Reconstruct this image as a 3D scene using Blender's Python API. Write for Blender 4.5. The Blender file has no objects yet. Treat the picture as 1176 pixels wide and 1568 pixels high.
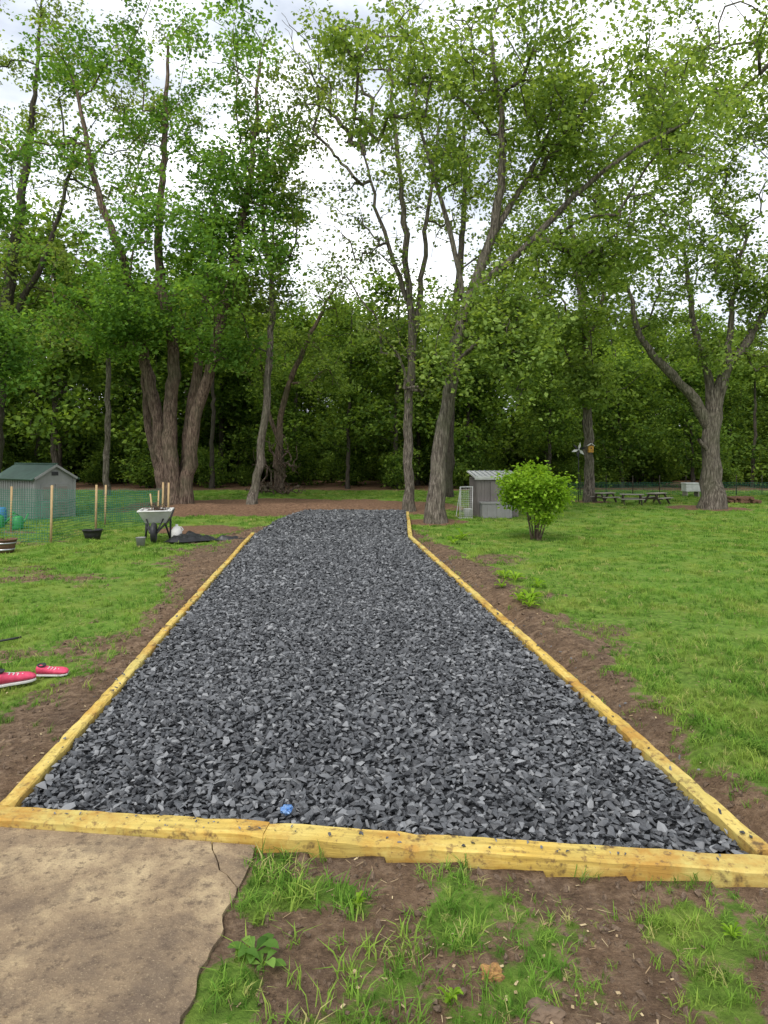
import bpy, bmesh, math, random
import numpy as np
from mathutils import Vector, Matrix, Euler, noise
random.seed(5)
rng = np.random.default_rng(7)
scene = bpy.context.scene
scene.view_settings.view_transform = 'Standard'
scene.view_settings.look = 'None'
scene.view_settings.exposure = 0

# ------------------------------------------------------------------ helpers
def link(ob):
    scene.collection.objects.link(ob); return ob

def empty(name, loc=(0,0,0), rz=0):
    e = bpy.data.objects.new(name, None); e.location = loc; e.rotation_euler = (0,0,rz)
    e.empty_display_size = .2
    return link(e)

def mesh_np(name, V, F, mats=(), mi=None, smooth=False, attrs=None):
    V = np.asarray(V, dtype=np.float32); F = np.asarray(F, dtype=np.int32)
    me = bpy.data.meshes.new(name)
    me.vertices.add(len(V)); me.vertices.foreach_set('co', V.ravel())
    if len(F):
        k = F.shape[1]
        me.loops.add(F.size); me.loops.foreach_set('vertex_index', F.ravel())
        me.polygons.add(len(F))
        me.polygons.foreach_set('loop_start', np.arange(0, F.size, k, dtype=np.int32))
        try: me.polygons.foreach_set('loop_total', np.full(len(F), k, dtype=np.int32))
        except Exception: pass
        if mi is not None: me.polygons.foreach_set('material_index', np.asarray(mi, dtype=np.int32))
        sm = smooth if isinstance(smooth, np.ndarray) else np.full(len(F), bool(smooth))
        me.polygons.foreach_set('use_smooth', sm)
    for m in mats: me.materials.append(m)
    if attrs:
        for n, (typ, a) in attrs.items():
            at = me.attributes.new(n, typ, 'POINT')
            at.data.foreach_set('vector' if typ == 'FLOAT_VECTOR' else 'value', np.asarray(a).ravel())
    me.update(calc_edges=True)
    me.validate()
    return me

def part(parent, name, V, F, mat, smooth=False, loc=(0,0,0), rot=(0,0,0), bev=0):
    me = bpy.data.meshes.new(name); me.from_pydata([tuple(v) for v in V], [], [tuple(f) for f in F])
    me.materials.append(mat)
    bm = bmesh.new(); bm.from_mesh(me)
    bmesh.ops.recalc_face_normals(bm, faces=bm.faces)
    if bev > 0:
        bmesh.ops.bevel(bm, geom=bm.edges[:], offset=bev, segments=2, affect='EDGES', profile=.5)
    if smooth:
        for f in bm.faces: f.smooth = True
    bm.to_mesh(me); bm.free()
    ob = bpy.data.objects.new(name, me); ob.location = loc; ob.rotation_euler = rot
    link(ob)
    if parent: ob.parent = parent
    return ob

def box(parent, name, c, d, mat, rot=(0,0,0), bev=0):
    x,y,z = d[0]/2, d[1]/2, d[2]/2
    V = [(-x,-y,-z),(x,-y,-z),(x,y,-z),(-x,y,-z),(-x,-y,z),(x,-y,z),(x,y,z),(-x,y,z)]
    F = [(0,3,2,1),(4,5,6,7),(0,1,5,4),(1,2,6,5),(2,3,7,6),(3,0,4,7)]
    return part(parent, name, V, F, mat, loc=c, rot=rot, bev=bev)

def tube_np(P, R, k):
    P = np.asarray(P, float); R = np.asarray(R, float); n = len(P)
    T = np.gradient(P, axis=0); T /= (np.linalg.norm(T, axis=1, keepdims=True)+1e-9)
    a = np.abs(T.mean(0)); ref = np.zeros(3); ref[int(np.argmin(a))] = 1
    U = np.cross(T, ref); U /= (np.linalg.norm(U, axis=1, keepdims=True)+1e-9)
    W = np.cross(T, U)
    th = np.linspace(0, 2*np.pi, k, endpoint=False)
    ring = U[:,None,:]*np.cos(th)[None,:,None] + W[:,None,:]*np.sin(th)[None,:,None]
    V = (P[:,None,:] + ring*R[:,None,None]).reshape(-1,3)
    i = np.arange(n-1)[:,None]*k; j = np.arange(k)[None,:]; j2 = (j+1) % k
    F = np.stack([i+j, i+j2, i+k+j2, i+k+j], -1).reshape(-1,4)
    return V, F

def tube(parent, name, pts, r, mat, k=8):
    pts = list(pts)
    R = r if isinstance(r, (list,tuple)) else [r]*len(pts)
    V, F = tube_np(pts, R, k)
    V = [tuple(v) for v in V]; F = [tuple(f) for f in F]
    n = len(pts)
    F.append(tuple(range(k))); F.append(tuple(range((n-1)*k, n*k)))
    ob = part(parent, name, V, F, mat, smooth=False)
    for p in ob.data.polygons:
        if len(p.vertices) == 4: p.use_smooth = True
    return ob

def lathe(parent, name, prof, mat, k=20, loc=(0,0,0), rot=(0,0,0), sc=(1,1,1)):
    V=[];F=[]
    for r,z in prof:
        for i in range(k):
            a=2*math.pi*i/k; V.append((r*math.cos(a)*sc[0], r*math.sin(a)*sc[1], z*sc[2]))
    for s in range(len(prof)-1):
        for i in range(k):
            j=(i+1)%k; F.append((s*k+i, s*k+j, (s+1)*k+j, (s+1)*k+i))
    F.append(tuple(range(k))); F.append(tuple(range((len(prof)-1)*k, len(prof)*k)))
    return part(parent, name, V, F, mat, smooth=True, loc=loc, rot=rot)

def vn(x, y, seed=0):
    xi = np.floor(x); yi = np.floor(y); xf = x-xi; yf = y-yi
    xf = xf*xf*(3-2*xf); yf = yf*yf*(3-2*yf)
    def h(a,b):
        s = np.sin(a*127.1+b*311.7+seed*74.7)*43758.5453
        return s-np.floor(s)
    return (h(xi,yi)*(1-xf)+h(xi+1,yi)*xf)*(1-yf)+(h(xi,yi+1)*(1-xf)+h(xi+1,yi+1)*xf)*yf
def fbm(x, y, seed=0, o=4):
    s=0; a=.5; t=0
    for i in range(o):
        s = s + a*vn(x*2**i+i*13.7, y*2**i+i*7.3, seed+i); t += a; a *= .5
    return s/t
def sstep(a,b,x):
    t = np.clip((x-a)/(b-a),0,1); return t*t*(3-2*t)

# ------------------------------------------------------------------ materials
def nt_new(name):
    m = bpy.data.materials.new(name); m.use_nodes = True
    nt = m.node_tree; nt.nodes.clear()
    out = nt.nodes.new('ShaderNodeOutputMaterial')
    return m, nt, out
def ramp(nt, fac, stops):
    r = nt.nodes.new('ShaderNodeValToRGB'); cr = r.color_ramp
    while len(cr.elements) < len(stops): cr.elements.new(.5)
    for e,(p,c) in zip(cr.elements, stops):
        e.position = p; e.color = (*c, 1)
    nt.links.new(fac, r.inputs['Fac']); return r.outputs['Color']
def noise_n(nt, vec, scale, detail=6, rough=.6):
    n = nt.nodes.new('ShaderNodeTexNoise'); n.inputs['Scale'].default_value = scale
    n.inputs['Detail'].default_value = detail; n.inputs['Roughness'].default_value = rough
    if vec is not None: nt.links.new(vec, n.inputs['Vector'])
    return n.outputs['Fac']
def mixc(nt, fac, a, b, mode='MIX'):
    m = nt.nodes.new('ShaderNodeMix'); m.data_type = 'RGBA'; m.blend_type = mode
    for idx, v in ((0,fac),(6,a),(7,b)):
        if isinstance(v, bpy.types.NodeSocket): nt.links.new(v, m.inputs[idx])
        elif idx == 0: m.inputs[0].default_value = v
        else: m.inputs[idx].default_value = (*v,1)
    return m.outputs[2]
def math_n(nt, op, a, b=None, c=None, clamp=False):
    m = nt.nodes.new('ShaderNodeMath'); m.operation = op; m.use_clamp = clamp
    for i,v in enumerate((a,b,c)):
        if v is None: continue
        if isinstance(v, bpy.types.NodeSocket): nt.links.new(v, m.inputs[i])
        else: m.inputs[i].default_value = v
    return m.outputs[0]
def maprange(nt, v, a, b, c=0, d=1):
    m = nt.nodes.new('ShaderNodeMapRange'); nt.links.new(v, m.inputs[0])
    for i,x in enumerate((a,b,c,d)): m.inputs[i+1].default_value = x
    return m.outputs[0]
def bump(nt, h, strength, dist):
    b = nt.nodes.new('ShaderNodeBump'); b.inputs['Strength'].default_value = strength
    b.inputs['Distance'].default_value = dist; nt.links.new(h, b.inputs['Height']); return b.outputs[0]
def objvec(nt, scale=(1,1,1)):
    t = nt.nodes.new('ShaderNodeTexCoord'); m = nt.nodes.new('ShaderNodeMapping')
    m.inputs['Scale'].default_value = scale; nt.links.new(t.outputs['Object'], m.inputs['Vector'])
    return m.outputs[0]
def geopos(nt):
    return nt.nodes.new('ShaderNodeNewGeometry').outputs['Position']
def princ(nt, out, col, rough=.8, nrm=None, metal=0, spec=.3):
    p = nt.nodes.new('ShaderNodeBsdfPrincipled')
    if isinstance(col, bpy.types.NodeSocket): nt.links.new(col, p.inputs['Base Color'])
    else: p.inputs['Base Color'].default_value = (*col,1)
    if isinstance(rough, bpy.types.NodeSocket): nt.links.new(rough, p.inputs['Roughness'])
    else: p.inputs['Roughness'].default_value = rough
    p.inputs['Metallic'].default_value = metal
    p.inputs['Specular IOR Level'].default_value = spec
    if nrm is not None: nt.links.new(nrm, p.inputs['Normal'])
    nt.links.new(p.outputs[0], out.inputs['Surface']); return p
def leafshade(nt, out, col, trans, tcol):
    d = nt.nodes.new('ShaderNodeBsdfDiffuse'); nt.links.new(col, d.inputs['Color'])
    t = nt.nodes.new('ShaderNodeBsdfTranslucent'); nt.links.new(tcol, t.inputs['Color'])
    mx = nt.nodes.new('ShaderNodeMixShader'); mx.inputs[0].default_value = trans
    nt.links.new(d.outputs[0], mx.inputs[1]); nt.links.new(t.outputs[0], mx.inputs[2])
    nt.links.new(mx.outputs[0], out.inputs['Surface'])

def simple(name, c1, c2=None, scale=8, rough=.7, stretch=(1,1,1), bumpd=.003, metal=0, spec=.3, detail=6):
    m, nt, out = nt_new(name)
    v = objvec(nt, stretch); n = noise_n(nt, v, scale, detail)
    c2 = c2 or tuple(x*.7 for x in c1)
    col = ramp(nt, n, [(.3,c2),(.7,c1)])
    princ(nt, out, col, rough, bump(nt, n, .6, bumpd), metal, spec)
    return m

M = {}
M['white'] = simple('white_paint', (.62,.62,.60), (.42,.42,.40), 5)
M['black'] = simple('black_plastic', (.03,.03,.032), (.015,.015,.017), 6, .5)
M['grey'] = simple('grey_resin', (.24,.24,.235), (.18,.18,.17), 3, .6)
M['taupe'] = simple('taupe_metal', (.22,.195,.18), (.14,.125,.115), 3, .5)
M['dgreen'] = simple('green_roof', (.05,.10,.075), (.03,.06,.045), 4, .6)
M['green'] = simple('green_plastic', (.03,.25,.06), (.02,.18,.05), 6, .45)
M['netg'] = simple('green_net', (.04,.16,.10), (.03,.12,.08), 6, .6)
M['netw'] = simple('white_net', (.6,.6,.6), (.5,.5,.5), 6, .6)
M['blue'] = simple('blue_foil', (.03,.15,.45), (.20,.3,.45), 60, .3, metal=.3)
M['bluep'] = simple('blue_plastic', (.05,.2,.4), (.04,.15,.3), 6, .4)
M['pink'] = simple('pink_fabric', (.62,.07,.14), (.42,.035,.08), 40, .6)
M['stake'] = simple('pine_stake', (.46,.33,.17), (.30,.20,.10), 8, .8, (6,6,1))
M['oldwood'] = simple('weathered_wood', (.34,.31,.27), (.20,.18,.15), 8, .85, (1,8,8))
M['darkwood'] = simple('dark_wood', (.07,.055,.04), (.035,.028,.02), 8, .85, (1,8,8))
M['barrel'] = simple('barrel_wood', (.15,.08,.045), (.08,.045,.028), 8, .8, (8,8,1))
M['soil'] = simple('potting_soil', (.035,.025,.018), (.02,.014,.01), 40, 1)
M['tarp'] = simple('black_tarp', (.014,.014,.016), (.008,.008,.009), 10, .42, spec=.35)
M['metal'] = simple('galvanised', (.45,.46,.47), (.3,.31,.32), 8, .4, metal=.7)
M['yellow'] = simple('yellow_paint', (.55,.30,.05), (.4,.2,.04), 10)
M['log'] = simple('split_log', (.20,.11,.065), (.08,.045,.03), 10, .9, (1,6,6))
M['chunk'] = simple('broken_wood', (.42,.24,.08), (.12,.06,.03), 25, .9, (1,4,4), .01)

def bark(name, c1, c2, c3):
    m, nt, out = nt_new(name)
    v = objvec(nt, (9,9,1.4)); n = noise_n(nt, v, 2.8, 8, .7)
    v2 = objvec(nt, (1,1,1)); n2 = noise_n(nt, v2, 1.3, 4)
    c = ramp(nt, n, [(.36,c1),(.5,c2),(.64,c3)])
    c = mixc(nt, maprange(nt, n2, .45,.7,0,.5), c, (.09,.10,.055))
    princ(nt, out, c, .9, bump(nt, n, 1, .08), spec=.1)
    return m
M['bark'] = bark('grey_bark', (.035,.03,.025), (.13,.11,.088), (.29,.255,.21))
M['barkr'] = bark('reddish_bark', (.035,.025,.02), (.14,.098,.075), (.29,.215,.165))
M['barkd'] = bark('dark_bark', (.025,.02,.017), (.06,.05,.04), (.11,.095,.08))

def leafmat(name, dark, mid, light, trans=.45):
    m, nt, out = nt_new(name)
    a = nt.nodes.new('ShaderNodeAttribute'); a.attribute_name = 'tint'
    col = ramp(nt, a.outputs['Fac'], [(0.05,dark),(.5,mid),(.95,light)])
    leafshade(nt, out, col, trans, mixc(nt, 1.0, col, (1.7,1.6,.6), 'MULTIPLY'))
    return m
M['leaf_maple'] = leafmat('maple_leaves', (.055,.12,.026), (.11,.215,.045), (.20,.34,.075))
M['leaf_olive'] = leafmat('olive_leaves', (.08,.12,.036), (.15,.215,.065), (.27,.345,.115))
M['leaf_light'] = leafmat('light_leaves', (.085,.14,.038), (.165,.25,.06), (.30,.40,.12))
M['leaf_forest'] = leafmat('forest_leaves', (.045,.085,.02), (.11,.185,.038), (.22,.32,.06))
M['leaf_bush'] = leafmat('bush_leaves', (.09,.18,.015), (.17,.30,.025), (.28,.43,.05))

# ------------------------------------------------------------------ pad outline (metres, world)
def xl(y): return np.interp(y, [0, 3.2, 14.86, 16.5, 19.5, 20.4, 21], [-1.43,-1.70,-2.70,-2.62,-2.25,-1.85,-1.7])
def xr(y): return np.interp(y, [0, 2.87, 14.25, 20.4, 21], [1.78, 1.52, .484, .62, .62])
def yfront(x): return 3.28 - (x+1.77)*.1235
YEND = 20.4
FW = .118

def masks(x, y):
    """returns dirt, mulch (0..1)"""
    n1 = fbm(x*1.5, y*1.5, 3); n2 = fbm(x*.6, y*.6, 11); n3 = fbm(x*4, y*4, 21)
    dr = x-(xr(y)+.09); dl = (xl(y)-.09)-x
    inside = (dr<0)&(dl<0)&(y>yfront(x)-.12)&(y<YEND)
    side = y > yfront(x)-.12
    wr = np.interp(y,[2.5,4,6,10,12.5,14.5],[.22,.27,.50,.70,.50,.2])*(.5+1.0*n1)
    wl = np.interp(y,[2.5,4.2,5.5,7,8.5,10.5,13,15,17],[1.0,.68,.30,.24,.28,.85,.4,.6,.3])*(.5+1.0*n1)
    d = np.where(side&(dr>=0)&(y<16), 1-sstep(-.20, .22, dr-wr+(n3-.5)*.5), 0)
    d = np.maximum(d, np.where(side&(dl>=0)&(y<17), 1-sstep(-.20, .26, dl-wl+(n3-.5)*.55), 0))
    pt = n2*.45+n1*.35+n3*.2
    d = np.maximum(d, np.where((x<-1.8)&(y<16), sstep(.52,.64, pt)*.75, 0))
    d = np.maximum(d, np.where(x>1, sstep(.58,.68, pt)*.6*np.exp(-np.maximum(dr-1,0)/1.5), 0))
    # foreground: soil with loose grass
    fg = (~side)&(x>-.7)
    g = fbm(x*2.6+3, y*2.6, 31)*.55+n3*.45
    grassy = np.exp(-((x-1.0)/.45)**2-((y-2.25)/.30)**2)*.20 + np.exp(-((x+.48)/.13)**2)*.20
    wet = sstep(1.25,1.7,x)*.08
    edge = np.exp(-((yfront(x)-.15-y)/.14)**2)*.08
    d = np.where(fg, 1-sstep(.45,.70, g+grassy-wet-edge-.01), d)
    ex = ((x+3.2)/6.2)**2+((y-23.6)/4.2)**2
    mu = 1-sstep(.7,1.1, ex+(n1-.5)*.8)
    for (tx,ty,r) in ((10.5,22.8,1.3),(.9,21.3,1.0),(1.3,18,.9),(7.5,26,.8),(-4.2,16.2,1.1)):
        q = ((x-tx)**2+(y-ty)**2)/r**2
        mu = np.maximum(mu, 1-sstep(.5,1.3,q+(n1-.5)))
    mu = np.maximum(mu, sstep(34,36.5,y+n1*2)*.95)
    d = np.where(inside, 1, d)
    return d, mu, inside

def height(x, y):
    d, mu, ins = masks(x,y)
    h = (fbm(x*.8,y*.8,5)-.5)*.06 + (fbm(x*5,y*5,8)-.5)*.06*np.maximum(d,mu)
    dr = x-(xr(y)+.09)
    h = h - .05*np.exp(-((dr-.12)/.10)**2)*((y>3)&(y<15)) + .045*np.exp(-((dr-.42)/.18)**2)*((y>3)&(y<15))
    h = h + .035*np.exp(-(((xl(y)-.09)-x-.15)/.3)**2)*((y>3)&(y<15))
    h = h + .26*np.exp(-(((x+4.6)/1.2)**2+((y-29.6)/1.2)**2))
    # loose brown soil ridge at the far end of the pad
    h = h + (.10+.18*fbm(x*1.6,y*1.6,90))*np.exp(-((y-22.0)/.9)**2)*sstep(-8,-6,x)*(1-sstep(-.5,.8,x))
    fgm = (y < yfront(x)-.05)
    h = np.where(fgm, h*.5+.034, h)
    slab = (x<-.60)&(y<yfront(x)-.1)
    h = np.where(ins|slab, -.06, h)
    return h

# ------------------------------------------------------------------ ground sheet
xs = np.unique(np.concatenate([np.linspace(-400,-30,12), np.linspace(-30,-9,60), np.arange(-9,-3,.12), np.arange(-3,4,.04),
                               np.arange(4,9,.12), np.linspace(9,30,60), np.linspace(30,400,12)]).round(4))
ys = np.unique(np.concatenate([np.linspace(-60,0,8), np.arange(0,1.5,.15), np.arange(1.5,7,.04), np.arange(7,16,.1), np.arange(16,34,.2),
                               np.linspace(34,80,30), np.linspace(90,600,14)]).round(4))
X, Y = np.meshgrid(xs, ys)
xf, yf_ = X.ravel(), Y.ravel()
d, mu, ins = masks(xf, yf_)
Z = height(xf, yf_)
nx, ny = len(xs), len(ys)
i = np.arange(ny-1)[:,None]*nx; j = np.arange(nx-1)[None,:]
F = np.stack([i+j, i+j+1, i+nx+j+1, i+nx+j], -1).reshape(-1,4)

m, nt, out = nt_new('lawn_and_soil')
pos = geopos(nt)
at = nt.nodes.new('ShaderNodeAttribute'); at.attribute_name='dirt'
am = nt.nodes.new('ShaderNodeAttribute'); am.attribute_name='mulch'
nf = noise_n(nt, pos, 14, 8, .7); nm = noise_n(nt, pos, 1.6, 5); nfine = noise_n(nt, pos, 60, 6, .7); nl = noise_n(nt, pos, .35, 4)
grass = ramp(nt, nf, [(.3,(.06,.10,.02)),(.5,(.125,.215,.034)),(.7,(.22,.32,.06))])
grass = mixc(nt, maprange(nt, nm, .47,.67,0,.45), grass, (.28,.31,.065))
grass = mixc(nt, maprange(nt, nl, .5,.7,0,.4), grass, (.13,.28,.038))
dirt = ramp(nt, nf, [(.32,(.055,.037,.025)),(.5,(.15,.100,.066)),(.66,(.28,.20,.135))])
dirt = mixc(nt, maprange(nt, nfine,.5,.70,0,.6), dirt, (.32,.22,.13))
dirt = mixc(nt, maprange(nt, nm,.52,.67,0,.6), dirt, (.065,.045,.035))
dirt = mixc(nt, maprange(nt, nl,.45,.6,0,.35), dirt, (.25,.155,.09))
mulch = ramp(nt, nf, [(.3,(.055,.033,.022)),(.5,(.17,.10,.062)),(.70,(.32,.20,.125))])
fd = math_n(nt,'ADD', at.outputs['Fac'], math_n(nt,'MULTIPLY', math_n(nt,'SUBTRACT', nf, .5), 2.0))
fd = maprange(nt, fd, .30,.55)
fm = math_n(nt,'ADD', am.outputs['Fac'], math_n(nt,'MULTIPLY', math_n(nt,'SUBTRACT', nf, .5), 1.2))
fm = maprange(nt, fm, .4,.65)
c = mixc(nt, fd, grass, dirt); c = mixc(nt, fm, c, mulch)
hh = math_n(nt,'ADD', nf, math_n(nt,'MULTIPLY', nfine, .35))
princ(nt, out, c, .95, bump(nt, hh, 1, .055), spec=.08)
M['ground'] = m
me = mesh_np('ground', np.stack([xf,yf_,Z],-1), F, [m], smooth=True,
             attrs={'dirt':('FLOAT',d.astype(np.float32)),'mulch':('FLOAT',mu.astype(np.float32))})
link(bpy.data.objects.new('ground', me))

# ------------------------------------------------------------------ instancer
def instancer(name, P, R, S, idx, templates):
    col = bpy.data.collections.new(name+'_source')
    for t in templates: col.objects.link(t)
    me = mesh_np(name, P, np.zeros((0,4)), attrs={'rot':('FLOAT_VECTOR',np.asarray(R,np.float32)),
        'scl':('FLOAT_VECTOR',np.asarray(S,np.float32)),'idx':('INT',np.asarray(idx,np.int32))})
    ob = link(bpy.data.objects.new(name, me))
    ng = bpy.data.node_groups.new(name+'_scatter','GeometryNodeTree')
    ng.interface.new_socket('Geometry', in_out='INPUT', socket_type='NodeSocketGeometry')
    ng.interface.new_socket('Geometry', in_out='OUTPUT', socket_type='NodeSocketGeometry')
    N = ng.nodes; L = ng.links
    gi = N.new('NodeGroupInput'); go = N.new('NodeGroupOutput')
    iop = N.new('GeometryNodeInstanceOnPoints'); ci = N.new('GeometryNodeCollectionInfo')
    ci.inputs['Collection'].default_value = col
    ci.inputs['Separate Children'].default_value = True; ci.inputs['Reset Children'].default_value = True
    def na(n, t):
        a = N.new('GeometryNodeInputNamedAttribute'); a.data_type = t; a.inputs['Name'].default_value = n
        return a.outputs['Attribute']
    e2r = N.new('FunctionNodeEulerToRotation')
    L.new(na('rot','FLOAT_VECTOR'), e2r.inputs[0])
    L.new(gi.outputs[0], iop.inputs['Points']); L.new(ci.outputs[0], iop.inputs['Instance'])
    iop.inputs['Pick Instance'].default_value = True
    L.new(na('idx','INT'), iop.inputs['Instance Index'])
    L.new(e2r.outputs[0], iop.inputs['Rotation'])
    L.new(na('scl','FLOAT_VECTOR'), iop.inputs['Scale'])
    L.new(iop.outputs[0], go.inputs[0])
    md = ob.modifiers.new('scatter','NODES'); md.node_group = ng
    return ob

# ------------------------------------------------------------------ gravel
def stone_template(name, mat, seed, flat=.5, nv=9):
    r = random.Random(seed)
    bm = bmesh.new()
    for k in range(nv):
        v = Vector((r.gauss(0,1), r.gauss(0,1), r.gauss(0,1))).normalized()*r.uniform(.75,1.15)
        bm.verts.new((v.x*.55, v.y*.38, v.z*.5*flat))
    bmesh.ops.convex_hull(bm, input=bm.verts)
    loose = [v for v in bm.verts if not v.link_faces]
    bmesh.ops.delete(bm, geom=loose, context='VERTS')
    me = bpy.data.meshes.new(name); bm.to_mesh(me); bm.free(); me.materials.append(mat)
    return bpy.data.objects.new(name, me)

m, nt, out = nt_new('slate_gravel')
oi = nt.nodes.new('ShaderNodeObjectInfo')
v = objvec(nt); n = noise_n(nt, v, 5, 4, .7)
c = ramp(nt, oi.outputs['Random'], [(0,(.020,.021,.024)),(.45,(.052,.055,.060)),(.8,(.105,.109,.116)),(1,(.22,.225,.23))])
c = mixc(nt, maprange(nt, n,.42,.7,0,.4), c, (.145,.150,.158))
princ(nt, out, c, .6, None, spec=.4)
M['stone'] = m
M['gravelbed'] = simple('gravel_bed', (.035,.037,.042), (.010,.011,.012), 45, .9, bumpd=.02)

yy = np.linspace(3.0, YEND, 90); tt = np.linspace(0,1,24)
def padz(x,y): return .052 + .024*(fbm(x*1.1,y*1.1,44)-.5)*2*sstep(0,.3,np.minimum(x-xl(y),xr(y)-x)) + .12*sstep(14.5,18.0,y)*(1-sstep(19.6,20.4,y))
V=[]
for k,y in enumerate(yy):
    a,b = float(xl(y)), float(xr(y))
    x = a+(b-a)*tt
    ylim = np.maximum(np.full_like(x,y), yfront(x)-.02)
    V.append(np.stack([x, ylim, padz(x,ylim)-.015],-1))
V = np.concatenate(V); nx2=len(tt)
i = np.arange(len(yy)-1)[:,None]*nx2; j = np.arange(nx2-1)[None,:]
F = np.stack([i+j,i+j+1,i+nx2+j+1,i+nx2+j],-1).reshape(-1,4)
link(bpy.data.objects.new('gravel_bed', mesh_np('gravel_bed', V, F, [M['gravelbed']], smooth=True)))

def jgrid(x0,x1,y0,y1,s):
    a = np.arange(x0,x1,s); b = np.arange(y0,y1,s)
    A,B = np.meshgrid(a,b); A=A.ravel(); B=B.ravel()
    return A+rng.uniform(-.5,.5,A.size)*s, B+rng.uniform(-.5,.5,A.size)*s
PX=[];PY=[];SZ=[];PZ=[]
for (y0,y1,s,sz,dz) in ((2.7,8.5,.029,.042,0),(2.7,8.5,.052,.050,.012),(8.5,14,.040,.056,.004),(14,20.5,.055,.075,.004)):
    a,b = jgrid(-2.9,1.7,y0,y1,s)
    k = (a>xl(b)+.015)&(a<xr(b)-.015)&(b>yfront(a)+.02)&(b<YEND+.15*fbm(a*3,b*3,2))
    a,b = a[k],b[k]; PX.append(a);PY.append(b);SZ.append(sz*rng.uniform(.5,1.5,a.size)); PZ.append(np.full(a.size,dz))
# strays that rolled on to the border and the soil
q=260; b=rng.uniform(2.9,14,q); sd=rng.uniform(0,1,q)<.5
a=np.where(sd, xr(b)+rng.uniform(.0,.30,q), xl(b)-rng.uniform(.0,.25,q))
on=np.where(sd, a<xr(b)+.08, a>xl(b)-.075)
PX.append(a);PY.append(b);SZ.append(rng.uniform(.012,.035,q));PZ.append(np.where(on,.045,-.035))
a=rng.uniform(-1.6,1.4,60); b=yfront(a)-rng.uniform(.005,.1,60)
PX.append(a);PY.append(b);SZ.append(rng.uniform(.008,.024,60));PZ.append(np.full(60,.045))
PX=np.concatenate(PX);PY=np.concatenate(PY);SZ=np.concatenate(SZ);PZ=np.concatenate(PZ)
n=PX.size
P = np.stack([PX,PY,padz(PX,PY)+PZ+rng.uniform(-.008,.012,n)*(PZ<.03)],-1)
R = np.stack([rng.normal(0,.38,n),rng.normal(0,.38,n),rng.uniform(0,6.28,n)],-1)
S = np.repeat(SZ[:,None],3,1)
instancer('gravel', P, R, S, rng.integers(0,10,n), [stone_template('slate_stone_%d'%q, M['stone'], q+3, .45) for q in range(10)])
print('stones', n)

# ------------------------------------------------------------------ timber border
m, nt, out = nt_new('treated_pine')
v = objvec(nt,(1.2,14,14)); n = noise_n(nt, v, 2.2, 8, .6)
pw = geopos(nt); n2 = noise_n(nt, pw, 2.6, 6, .7); n3 = noise_n(nt, pw, 24, 6, .75); n4=noise_n(nt,pw,9,5,.6); n5=noise_n(nt,pw,1.1,4)
c = ramp(nt, n, [(.28,(.26,.165,.035)),(.5,(.50,.34,.075)),(.72,(.66,.49,.15))])
c = mixc(nt, maprange(nt, n5,.42,.62,0,.6), c, (.46,.42,.15))
c = mixc(nt, maprange(nt, n2,.48,.62,0,.75), c, (.34,.165,.03))
c = mixc(nt, maprange(nt, n3,.54,.64,0,.8), c, (.15,.09,.04))
c = mixc(nt, maprange(nt, n4,.59,.67,0,.85), c, (.07,.043,.025))
princ(nt, out, c, .8, bump(nt, n, .8,.006), spec=.2)
M['timber']=m
tb = empty('timber_border')
def timber(name, p0, p1, w, z0, z1, side):
    p0=Vector((*p0,0)); p1=Vector((*p1,0)); d=p1-p0; L=d.length; a=math.atan2(d.y,d.x)
    nrm=Vector((-d.y,d.x,0)).normalized()*side
    c=(p0+p1)/2+nrm*w/2
    nseg=max(2,int(L/.07)); V=[];F=[]
    rr=random.Random(name); ph=rr.uniform(0,6)
    for s in range(nseg+1):
        x=-L/2+L*s/nseg
        jy=rr.uniform(-.003,.003)+.004*math.sin(x*1.9+ph); jz=rr.uniform(-.002,.002)+.003*math.sin(x*1.3+ph)
        b1=.006+max(0,rr.gauss(0,.006)); b2=.006+max(0,rr.gauss(0,.006))
        for (yy_,zz_) in ((-w/2,z0),(w/2,z0),(w/2,z1-b1),(w/2-b1,z1),(-w/2+b2,z1),(-w/2,z1-b2)):
            V.append((x, yy_+jy, (zz_ if zz_==z0 else zz_+jz)))
    for s in range(nseg):
        for k in range(6):
            F.append((s*6+k,s*6+(k+1)%6,(s+1)*6+(k+1)%6,(s+1)*6+k))
    F.append(tuple(range(6))); F.append(tuple(range(nseg*6,nseg*6+6)))
    return part(tb,name,V,F,M['timber'],loc=(c.x,c.y,0),rot=(0,0,a))
fx=[-2.3,-.50,2.2]
for k in range(2):
    x0,x1=fx[k]+.001,fx[k+1]-.001
    timber('front_board_%d'%(k+1),(x0,float(yfront(x0))),(x1,float(yfront(x1))),FW,-.03,.090,-1)
ly=[3.28,8.1,14.86]
for k in range(2):
    a,b=ly[k]+.003,ly[k+1]-.003
    timber('left_board_%d'%(k+1),(float(xl(a)),a),(float(xl(b)),b),.075,-.04,.086,1)
ry=[2.9,5.9,10.2,14.25]
for k in range(3):
    a,b=ry[k]+.003,ry[k+1]-.003
    timber('right_board_%d'%(k+1),(float(xr(a)),a),(float(xr(b)),b),.08,-.09,.088,-1)
timber('right_board_4',(float(xr(14.26)),14.26),(float(xr(19.6)),19.6),.08,-.05,.15,-1)

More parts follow.
